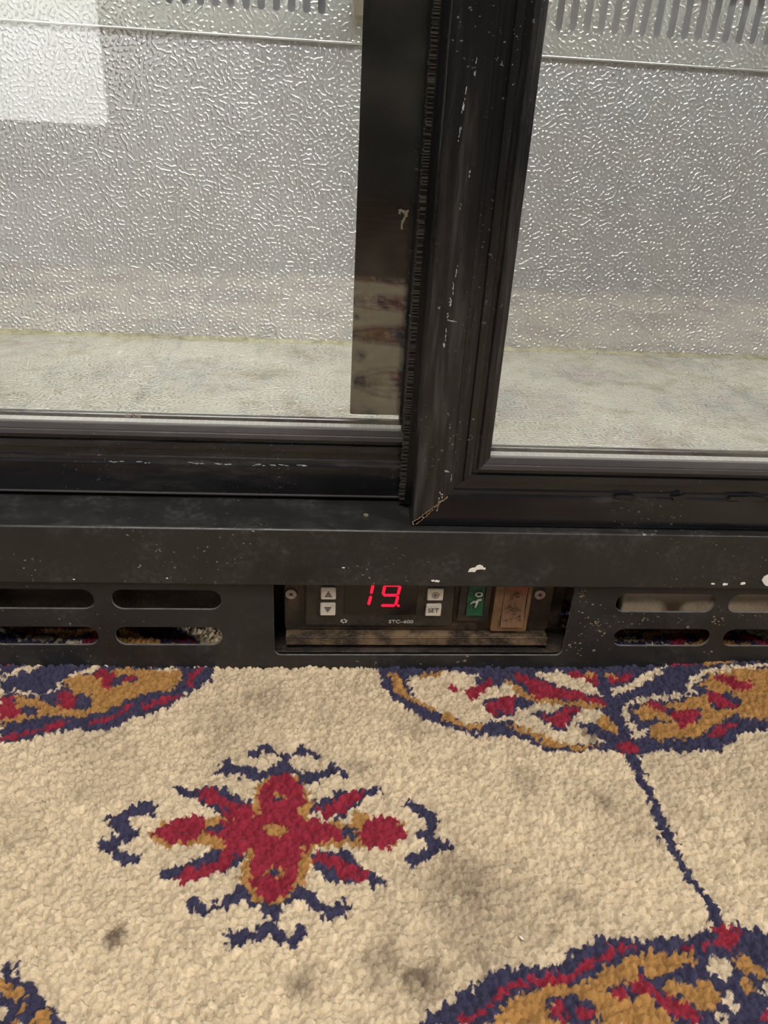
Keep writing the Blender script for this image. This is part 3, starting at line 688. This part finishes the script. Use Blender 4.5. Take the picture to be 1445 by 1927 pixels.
# inner liner of embossed aluminium
FLZ, BKY = 0.104, 0.350
box('liner_floor', M['floor_alu'], cooler, LX, RXX, 0.0635, BKY, FLZ - 0.004, FLZ)
box('liner_back', M['wall_alu'], cooler, LX, RXX, BKY, BKY + 0.003, FLZ - 0.004, 0.3495)
box('duct_back', M['duct_in'], cooler, LX, RXX, BKY + 0.012, BKY + 0.015, 0.3497, TOP)
box('liner_side', M['side_alu'], cooler, LX, LX + 0.003, 0.0635, BKY, FLZ, TOP - 0.003)
box('liner_side', M['side_alu'], cooler, RXX - 0.003, RXX, 0.0635, BKY, FLZ, TOP - 0.003)
box('liner_top', M['floor_alu'], cooler, LX, RXX, 0.0635, BKY, TOP - 0.003, TOP - 0.0002)
# duct cover with vent slots, slightly proud of the back
vents = []
def vent_row(x, n, step):
    for i in range(n):
        vents.append(rounded(x + i * step - 0.0029, x + i * step + 0.0029, 0.3668, 0.418, 0.0028, 4))
vent_row(0.1836, 26, 0.0117)
vent_row(-0.0073 - 0.01175 * 34, 35, 0.01175)
bm = plate_bm([(LX + 0.004, 0.3488), (RXX - 0.004, 0.3488), (RXX - 0.004, 0.70), (LX + 0.004, 0.70)], vents, BKY - 0.0018, 0.0012)
duct = mesh_obj('duct_cover', bm, M['duct_alu'], cooler)
bm = bmesh.new()
N = 12
ra = [bm.verts.new((LX + 0.004, BKY - 0.0012 - 0.0009 * math.cos(2 * math.pi * i / N), 0.3487 + 0.0009 * math.sin(2 * math.pi * i / N))) for i in range(N)]
rb = [bm.verts.new((RXX - 0.004, v.co.y, v.co.z)) for v in ra]
for i in range(N): bm.faces.new((ra[i], ra[(i + 1) % N], rb[(i + 1) % N], rb[i]))
mesh_obj('folded_edge', bm, M['lip'], duct, True)
# yellowed sealant along the back corner
bm = bmesh.new()
xs = np.arange(LX + 0.004, RXX - 0.004, 0.004)
prev = None
for x in xs:
    w = 0.0034 + 0.0016 * (math.sin(x * 61) + math.sin(x * 147 + 1)) * 0.5 + random.uniform(-.0004, .0004)
    cur = [bm.verts.new((x, BKY - 0.0001, FLZ + 0.0008 + w * 0.5)), bm.verts.new((x, BKY - 0.001, FLZ + 0.0012)), bm.verts.new((x, BKY - w * 1.2, FLZ + 0.0001))]
    if prev:
        for k in range(2): bm.faces.new((prev[k], cur[k], cur[k + 1], prev[k + 1]))
    prev = cur
mesh_obj('sealant_bead', bm, M['seal'], cooler, True)
# light tube under the header, shelf bracket on the duct
led, nt, b = new_mat('cool_led_tube')
b.inputs['Base Color'].default_value = (0.9, 0.9, 0.9, 1)
b.inputs['Emission Color'].default_value = (0.97, 0.985, 1.0, 1)
b.inputs['Emission Strength'].default_value = LED_COOLER
box('light_tube', led, cooler, LX + 0.05, RXX - 0.05, 0.085, 0.105, 0.822, 0.838, 0.004)
box('shelf_bracket', M['steel'], cooler, 0.0170, 0.0290, 0.296, 0.3452, 0.3595, 0.392, 0.003)

# sliding doors -------------------------------------------------------------
PROFILE = [(0, 22), (0, .6), (.6, 0), (18.4, 0), (19.2, .45), (19.8, 1.5), (21.6, 1.7), (22.0, 3.3), (26.3, 3.5), (26.9, 2.0), (30.6, 2.3), (31.1, 4.3),
           (33.4, 4.4), (36.0, 4.55), (36.0, 18.4), (40.2, 18.4), (40.6, 19), (40.6, 22)]
BEAD = [(33.4, 4.4), (33.9, 1.8), (34.3, 1.5), (36.4, 1.9), (36.9, 2.7), (37.3, 2.6), (40.1, 3.8), (40.4, 4.5), (33.4, 4.55)]
def bar(name, mat, parent, pa, pb, PROFILE=PROFILE):
    """extrude the frame profile between two functions t -> (x, z)"""
    bm = bmesh.new()
    A = [bm.verts.new(pa(t / 1000, d / 1000)) for t, d in PROFILE]
    B = [bm.verts.new(pb(t / 1000, d / 1000)) for t, d in PROFILE]
    n = len(A)
    for i in range(n):
        bm.faces.new((A[i], A[(i + 1) % n], B[(i + 1) % n], B[i]))
    e = [bm.edges.get((A[i], A[(i + 1) % n])) for i in range(n)]
    bmesh.ops.triangle_fill(bm, edges=e)
    e = [bm.edges.get((B[i], B[(i + 1) % n])) for i in range(n)]
    bmesh.ops.triangle_fill(bm, edges=e)
    return mesh_obj(name, bm, mat, parent)

def sliding_door(x0, x1, y, z0, z1, glass, label):
    d = bpy.data.objects.new('sliding_door', None); COL.objects.link(d); d.parent = cooler
    d['label'] = label
    g = 0.00012
    bar('bottom_rail', M['rail'], d, lambda t, q: (x0 + t + g, y + q, z0 + t), lambda t, q: (x1 - t - g, y + q, z0 + t))
    bar('top_rail', M['rail'], d, lambda t, q: (x0 + t + g, y + q, z1 - t), lambda t, q: (x1 - t - g, y + q, z1 - t))
    bar('stile', M['stile'], d, lambda t, q: (x0 + t, y + q, z0 + t + g), lambda t, q: (x0 + t, y + q, z1 - t - g))
    bar('stile', M['stile'], d, lambda t, q: (x1 - t, y + q, z0 + t + g), lambda t, q: (x1 - t, y + q, z1 - t - g))
    for zz, sg in ((z0, 1), (z1, -1)):
        bar('glazing_bead', M['bead'], d, lambda t, q: (x0 + t + g, y + q, zz + sg * t), lambda t, q: (x1 - t - g, y + q, zz + sg * t), BEAD)
    for xx, sg in ((x0, 1), (x1, -1)):
        bar('glazing_bead', M['stile'], d, lambda t, q: (xx + sg * t, y + q, z0 + t + g), lambda t, q: (xx + sg * t, y + q, z1 - t - g), BEAD)
    i = 0.0362
    for q in (0.0047, 0.0145):
        box('glass_pane', glass, d, x0 + i, x1 - i, y + q, y + q + 0.0037, z0 + i, z1 - i)
    box('spacer_bar', M['spacer'], d, x0 + i, x1 - i, y + 0.0086, y + 0.0143, z0 + i, z0 + i + 0.0036)
    box('spacer_bar', M['spacer'], d, x0 + i, x0 + i + 0.0012, y + 0.0086, y + 0.0143, z0 + i + 0.0038, z1 - i - 0.001)
    box('spacer_bar', M['spacer'], d, x1 - i - 0.0012, x1 - i, y + 0.0086, y + 0.0143, z0 + i + 0.0038, z1 - i - 0.001)
    return d
right = sliding_door(0.0496, 0.565, 0.004, 0.0966, 0.812, M['glass_r'], 'front right sliding glass door')
left = sliding_door(-0.465, 0.0842, 0.034, 0.0990, 0.812, M['glass_l'], 'rear left sliding glass door')

box('drip_lip', M['bead'], left, -0.4645, 0.0838, 0.0330, 0.0345, 0.0986, 0.0998, 0.0004)
# black strip behind the left glass where the doors overlap
bm = plate_bm(rounded(0.0150, 0.0470, 0.1418, 0.77, 0.0012, 4), [], 0.0566, 0.002)
mesh_obj('overlap_strip', bm, M['strip'], left)
# bristles closing the gap between the doors
bm = bmesh.new()
z = 0.1005
while z < 0.80:
    w = random.uniform(0.0028, 0.0036) + 0.0003 * math.sin(z * 900) * math.sin(z * 211); dz = random.uniform(0.00035, 0.0006); y = random.uniform(0.0255, 0.0275)
    add_box(bm, 0.0472 - w, 0.0474, y, y + 0.0012, z, z + dz * random.uniform(0.8, 1.3))
    z += dz
brush = tag(mesh_obj('brush_seal', bm, M['brush'], right), kind='stuff')
box('brush_holder', M['rail'], right, 0.0471, 0.0476, 0.0250, 0.0295, 0.0985, 0.805)
box('brush_carrier', M['strip'], right, 0.0476, 0.0530, 0.0262, 0.0295, 0.0985, 0.805)
# faded stamp low on the left door
text_obj('stamped_mark', 'ets', 0.0046, -0.1135, 0.0523, 0.1378, M['pinkprint'], left, sx=1.7)

def blob(name, mat, parent, pts, y, thick, bevel=True):
    bm = poly_bm(pts, y - thick, thick * 1.02)
    return mesh_obj(name, bm, mat, parent)
def splotch(cx, cz, rx, rz, n=11, jit=0.35, ang=0.0):
    out = []
    for i in range(n):
        a = 2 * math.pi * i / n; k = 1 + random.uniform(-jit, jit)
        x, z = rx * k * math.cos(a), rz * k * math.sin(a)
        out.append((cx + x * math.cos(ang) - z * math.sin(ang), cz + x * math.sin(ang) + z * math.cos(ang)))
    return out
# paint flakes on the fascia
f1 = [(0.0826, 0.0716), (0.0834, 0.0736), (0.0850, 0.0744), (0.0862, 0.0744), (0.0872, 0.0758), (0.0888, 0.0764), (0.0906, 0.0757), (0.0915, 0.0744), (0.0925, 0.0744),
      (0.0923, 0.0733), (0.0900, 0.0735), (0.0872, 0.0731), (0.0866, 0.0716), (0.0845, 0.0718)]
blob('paint_flake', M['paint'], cooler, f1, -0.0040, 0.0004)
f2 = [(0.2578, 0.0680), (0.2586, 0.0706), (0.2612, 0.0722), (0.2648, 0.0728), (0.2672, 0.0716), (0.2676, 0.0676), (0.2650, 0.0648), (0.2618, 0.0640), (0.2600, 0.0652)]
blob('paint_flake', M['paint'], cooler, f2, -0.0040, 0.0005)
for cx, cz, r in ((0.0630, 0.0655, 0.0010), (0.0655, 0.0652, 0.0013), (0.2362, 0.0648, 0.0016), (0.2290, 0.0650, 0.0012), (0.2470, 0.0655, 0.0016), (-0.1350, 0.0642, 0.0006), (-0.085, 0.0655, 0.0006), (0.012, 0.0735, 0.0007)):
    blob('paint_flake', M['paint'], cooler, splotch(cx, cz, r, r * 0.5), -0.0040, 0.0003)
# pale scratches and flecks on the right door's left stile
FLECKS = [(0.0642, 0.1165, .0007, .0022, .35), (0.0632, 0.1118, .0008, .0030, -.1), (0.0630, 0.1068, .0005, .0018, 0), (0.0662, 0.1305, .0016, .0008, -.2), (0.0690, 0.1260, .0003, .0028, -.05),
          (0.0588, 0.2015, .0005, .0048, -.04), (0.0590, 0.2130, .0005, .0022, 0), (0.0598, 0.2195, .0008, .0020, 0), (0.0616, 0.2105, .0022, .0003, -.05), (0.0605, 0.2260, .0004, .0030, .1),
          (0.0612, 0.2340, .0005, .0026, -.1), (0.0545, 0.2165, .0009, .0006, .5), (0.0630, 0.2765, .0004, .0020, 0), (0.0578, 0.3050, .0005, .0046, -.1), (0.0570, 0.2925, .0004, .0032, 0),
          (0.0612, 0.3175, .0004, .0034, -.05), (0.0604, 0.2625, .0003, .0012, 0), (0.0655, 0.1560, .0003, .0010, 0), (0.0640, 0.1625, .0004, .0008, .4), (0.0662, 0.1480, .0003, .0014, 0)]
for cx, cz, rx, rz, a in FLECKS:
    bm = bmesh.new()
    for k in range(7):
        u, w = random.gauss(0, 0.45) * rx, random.uniform(-1, 1) * rz
        poly_bm(splotch(cx + u * math.cos(a) - w * math.sin(a), cz + u * math.sin(a) + w * math.cos(a), max(rx * random.uniform(.2, .5), .00012), max(rz * random.uniform(.08, .3), .00012), 7, 0.45, a), 0.0040 - 0.00012, 0.0002, bm)
    mesh_obj('pale_fleck', bm, M['fleck'], right)
for cx, rx in ((-0.116, .0035), (-0.101, .0035), (-0.072, .0045), (-0.056, .0045), (-0.037, .005), (-0.026, .005), (-0.012, .004)):
    bm = bmesh.new()
    for k in range(6):
        poly_bm(splotch(cx + random.uniform(-1, 1) * rx, 0.1181 + random.gauss(0, .00025), rx * random.uniform(.15, .35), .0002, 7, 0.4, 0.0), 0.0339, 0.0002, bm)
    mesh_obj('pale_fleck', bm, M['fleck'], left)
# dried smear on the left glass
bm = bmesh.new()
for cx, cz, rx, rz, a in ((0.0362, 0.2562, .0009, .0006, .2), (0.0358, 0.2550, .0006, .0005, 0), (0.0375, 0.2558, .0011, .0007, -.2), (0.0388, 0.2552, .0011, .0009, -.5), (0.0399, 0.2562, .0007, .0005, .6),
                          (0.0391, 0.2540, .0008, .0010, 0), (0.0383, 0.2526, .0007, .0010, -.4), (0.0376, 0.2510, .0006, .0012, -.2), (0.0373, 0.2492, .0005, .0011, 0), (0.0374, 0.2479, .0006, .0006, 0)):
    poly_bm(splotch(cx, cz, rx, rz, 9, 0.25, a), 0.0387 - random.uniform(.0004, .0008), 0.0008, bm)
mesh_obj('dried_smear', bm, M['smear'], left)
# rusty gunk along the corner mitre
bm = bmesh.new()
for k in range(26):
    t = k / 25
    x, z = 0.0512 + t * 0.0165, 0.0982 + t * 0.0165
    r = 0.0013 * (1 - t) + 0.0004
    poly_bm(splotch(x + random.uniform(-.0004, .0004), z + random.uniform(-.0004, .0004), r, r * 0.7, 7, 0.4, 0.7), 0.0036, 0.0005, bm)
mesh_obj('mitre_gunk', bm, M['rust'], right)

# worn shiny black patches on the right door's bottom rail
for cx, cz, rx, rz in ((0.168, 0.1165, 0.0055, 0.0016), (0.1995, 0.1165, 0.0045, 0.0019), (0.240, 0.1165, 0.012, 0.0018)):
    blob('shiny_patch', M['strip'], right, splotch(cx, cz, rx, rz, 13, 0.3), 0.0041, 0.0005)
# crusted beige dirt on the kick panel between the control bay and the right-hand slots
bm = bmesh.new()
for k in range(150):
    c = random.choice(((0.158, 0.016, 0.009, 0.006), (0.160, 0.037, 0.008, 0.011), (0.153, 0.055, 0.002, 0.004), (0.167, 0.030, 0.007, 0.004), (0.241, 0.036, 0.004, 0.007), (0.205, 0.036, 0.03, 0.004), (0.22, 0.012, 0.04, 0.002), (0.28, 0.036, 0.03, 0.004), (0.05, 0.004, 0.09, 0.002)))
    x, z = random.gauss(c[0], c[2] * 0.6), random.gauss(c[1], c[3] * 0.6)
    if not (0.150 < x < 0.174 or 0.0300 < z < 0.0410 or z < 0.0080 or 0.2375 < x < 0.2445): continue
    q = random.uniform(0.0002, 0.0010) * (1.0 if random.random() < 0.25 else 0.6)
    poly_bm(splotch(x, z, q, q * 0.75, 7, 0.45), -0.0003, 0.0005, bm)
tag(mesh_obj('dirt_crust', bm, M['crust'], cooler), kind='stuff')

# grimy control bay ----------------------------------------------------------
PY = 0.014
bm = plate_bm(rounded(-0.0217, 0.1410, 0.0178, 0.0700, 0.002, 3), [], PY, 0.0015)
mesh_obj('control_panel', bm, M['panel'], cooler)
bm = bmesh.new()
add_box(bm, -0.0210, 0.1400, 0.0060, PY, 0.0165, 0.0178, 0.0005)
add_box(bm, -0.0210, 0.1400, 0.0060, 0.0072, 0.0118, 0.0178, 0.0004)
mesh_obj('panel_flange', bm, M['flange'], cooler)
box('bay_floor', M['bezel'], cooler, -0.034, 0.156, 0.0035, 0.030, 0.0078, 0.0090, 0.0003)
box('bay_back', M['panel'], cooler, -0.034, 0.156, 0.034, 0.036, 0.002, 0.0900)

ctrl = mesh_obj('temperature_controller', add_box(bmesh.new(), -0.0095, 0.0800, 0.0110, 0.0150, 0.0222, 0.0600, 0.0012), M['bezel'], cooler)
ctrl['label'] = 'black digital temperature controller showing red 19'
box('display_window', M['window'], ctrl, 0.0138, 0.0574, 0.0106, 0.0112, 0.0311, 0.0556, 0.0002)
def button(x0, x1, z0, z1):
    return box('button', M['button'], ctrl, x0, x1, 0.0094, 0.0112, z0, z1, 0.0008, 3)
button(-0.0003, 0.0087, 0.0425, 0.0511); button(-0.0006, 0.0086, 0.0310, 0.0400)
button(0.0630, 0.0727, 0.0423, 0.0509); button(0.0628, 0.0724, 0.0310, 0.0399)
YB = 0.0093
def tri(cx, z0, z1, half, upward):
    bm = bmesh.new(); n = 4
    for i in range(n):
        a = z0 + (z1 - z0) * i / n; b_ = a + (z1 - z0) / n * 0.62
        w = lambda z: half * ((z1 - z) / (z1 - z0) if upward else (z - z0) / (z1 - z0)) + 0.00005
        poly_bm([(cx - w(a), a), (cx + w(a), a), (cx + w(b_), b_), (cx - w(b_), b_)], YB, 0.0002, bm)
    return mesh_obj('arrow_icon', bm, M['ink'], ctrl)
tri(0.0042, 0.0446, 0.0489, 0.0024, True)
tri(0.0040, 0.0334, 0.0377, 0.0024, False)
bm = bmesh.new()
for ring, cnt in ((0.0005, 4), (0.0013, 8), (0.0021, 12)):
    for i in range(cnt):
        a = 2 * math.pi * i / cnt + ring * 300
        disc_bm(0.0679 + ring * math.cos(a), 0.0463 + ring * math.sin(a), 0.00034, YB, 0.0002, 8, bm)
mesh_obj('snowflake_icon', bm, M['ink'], ctrl)
text_obj('set_lettering', 'SET', 0.0044, 0.0676, YB, 0.0339, M['ink'], ctrl, align='CENTER', sx=0.98)
text_obj('model_lettering', 'STC\u2013600', 0.0033, 0.0410, 0.0108, 0.0249, M['print'], ctrl, sx=1.22)
bm = bmesh.new()
for i in range(6):
    a = math.pi * i / 3 + 0.3
    disc_bm(0.0139 + 0.0016 * math.cos(a), 0.0262 + 0.0011 * math.sin(a), 0.0006, 0.0108, 0.0002, 8, bm, 0.0005)
mesh_obj('defrost_icon', bm, M['print'], ctrl)
# seven-segment figures
def seg(pts):
    return mesh_obj('led_segment', poly_bm(pts, 0.0103, 0.0004), M['led'], ctrl)
def hseg(x0, x1, z, w=0.0008):
    seg([(x0, z), (x0 + w, z + w), (x1 - w, z + w), (x1, z), (x1 - w, z - w), (x0 + w, z - w)])
def vseg(xa, za, xb, zb, w=0.0008):
    seg([(xa, za), (xa + w, za - w), (xb + w, zb + w), (xb, zb), (xb - w, zb + w), (xa - w, za - w)])
vseg(0.0303, 0.0531, 0.0296, 0.0464); vseg(0.0293, 0.0450, 0.0284, 0.0384)
hseg(0.0374, 0.0464, 0.0525); hseg(0.0366, 0.0450, 0.0455); hseg(0.0358, 0.0444, 0.0381)
vseg(0.0372, 0.0522, 0.0367, 0.0458); vseg(0.0464, 0.0522, 0.0456, 0.0458); vseg(0.0455, 0.0452, 0.0447, 0.0386)
mesh_obj('led_segment', disc_bm(0.0462, 0.0380, 0.0008, 0.0103, 0.0004, 14), M['led'], ctrl)

def rocker(x0, x1, z0, z1, fx0, fx1, fz0, fz1, fm, rm, label, yf, tilt):
    fr = plate_bm(rounded(fx0, fx1, fz0, fz1, 0.0012, 3), [rounded(x0 - 0.0004, x1 + 0.0004, z0 - 0.0004, z1 + 0.0004, 0.0006, 2)], yf, PY - yf + 0.0005)
    f = mesh_obj('rocker_switch', fr, fm, cooler); f['label'] = label
    bm = bmesh.new()
    zc = (z0 + z1) / 2
    pr = [(yf - 0.0004 - tilt, z0), (yf + 0.0006, zc), (yf - 0.0010 + tilt, z1), (PY, z1), (PY, z0)]
    A = [bm.verts.new((x0, a, b_)) for a, b_ in pr]; B = [bm.verts.new((x1, a, b_)) for a, b_ in pr]
    bm.faces.new(A); bm.faces.new(B[::-1])
    for i in range(5): bm.faces.new((A[i], A[(i + 1) % 5], B[(i + 1) % 5], B[i]))
    mesh_obj('rocker', bm, rm, f)
    return f
g = rocker(0.0878, 0.0980, 0.0318, 0.0560, 0.0830, 0.1018, 0.0272, 0.0600, M['bezel'], M['green'], 'green rocker switch', 0.0105, 0.0008)
mesh_obj('off_mark', ring_bm(0.0942, 0.0470, 0.0023, 0.0016, 0.0094, 0.0010, 18, None, 0.75), M['print'], g)
bm = bmesh.new()
poly_bm([(0.0936, 0.0432), (0.0962, 0.0436), (0.0962, 0.0430), (0.0944, 0.0424), (0.0940, 0.0405), (0.0932, 0.0376), (0.0925, 0.0377), (0.0930, 0.0402), (0.0926, 0.0416), (0.0908, 0.0410), (0.0898, 0.0400), (0.0895, 0.0406), (0.0910, 0.0420), (0.0930, 0.0424)], 0.0092, 0.0012, bm)
mesh_obj('scribble_mark', bm, M['print'], g)
r = rocker(0.1096, 0.1236, 0.0242, 0.0560, 0.1040, 0.1262, 0.0205, 0.0600, M['amber'], M['red'], 'red rocker switch under grimy amber cover', 0.0090, 0.0010)
mesh_obj('off_mark', ring_bm(0.1172, 0.0468, 0.0022, 0.0015, 0.0078, 0.0010, 18, None, 0.75), M['amber'], r)
bm = bmesh.new()
for i in range(14):
    disc_bm(random.uniform(0.113, 0.1215), random.uniform(0.029, 0.043), random.uniform(.0003, .0006), 0.0080 - 0.0009, 0.0016, 8, bm)
mesh_obj('dirt_specks', bm, M['flange'], r)
def screw(x, z):
    bm = plate_bm([(x + 0.0033 * math.cos(a * math.pi / 10), z + 0.0033 * math.sin(a * math.pi / 10)) for a in range(20)],
                  [[(x + (0.0017 if a % 2 else 0.0007) * math.cos(a * math.pi / 4), z + (0.0017 if a % 2 else 0.0007) * math.sin(a * math.pi / 4)) for a in range(8)]], PY - 0.0014, 0.0018)
    return mesh_obj('screw', bm, M['screw'], cooler)
screw(-0.0178, 0.0440); screw(0.1326, 0.0450)
bm = bmesh.new(); disc_bm(0, 0, 0.0014, 0, 0.0008, 14, bm)
bmesh.ops.transform(bm, matrix=Matrix.Translation((0.0245, 0.0150, 0.0964)) @ Matrix.Rotation(math.radians(90), 4, 'X'), verts=bm.verts[:])
mesh_obj('track_screw', bm, M['steel'], cooler)
# pale board standing behind the right-hand slots
box('inner_board', M['board'], cooler, 0.186, 0.44, 0.0145, 0.0200, 0.0250, 0.0800, 0.001)
box('slot_shade_panel', M['bezel'], cooler, LX + 0.01, -0.037, 0.020, 0.024, 0.0210, 0.0900)  # added dark panel: blackens the left slots and shades the rug behind them

# ------------------------------------------------------------------ lint on the rug
def lint(x, y, L, a, label):
    bm = bmesh.new()
    bmesh.ops.create_icosphere(bm, subdivisions=1, radius=0.0005)
    for v in bm.verts: v.co.x *= L / 0.001; v.co *= random.uniform(0.85, 1.2)
    bmesh.ops.transform(bm, matrix=Matrix.Translation((x, y, -0.0002)) @ Matrix.Rotation(a, 4, 'Z'), verts=bm.verts[:])
    o = mesh_obj('lint_crumb', bm, M['paint'], None, True)
    return tag(o, label, 'crumb')
lint(-0.0515, -0.0317, 0.0020, 0.9, 'tiny white lint crumb on the worn beige pile near the kick panel')
lint(0.0846, -0.1723, 0.0026, 2.2, 'white lint crumb on the large grey stain of the rug')
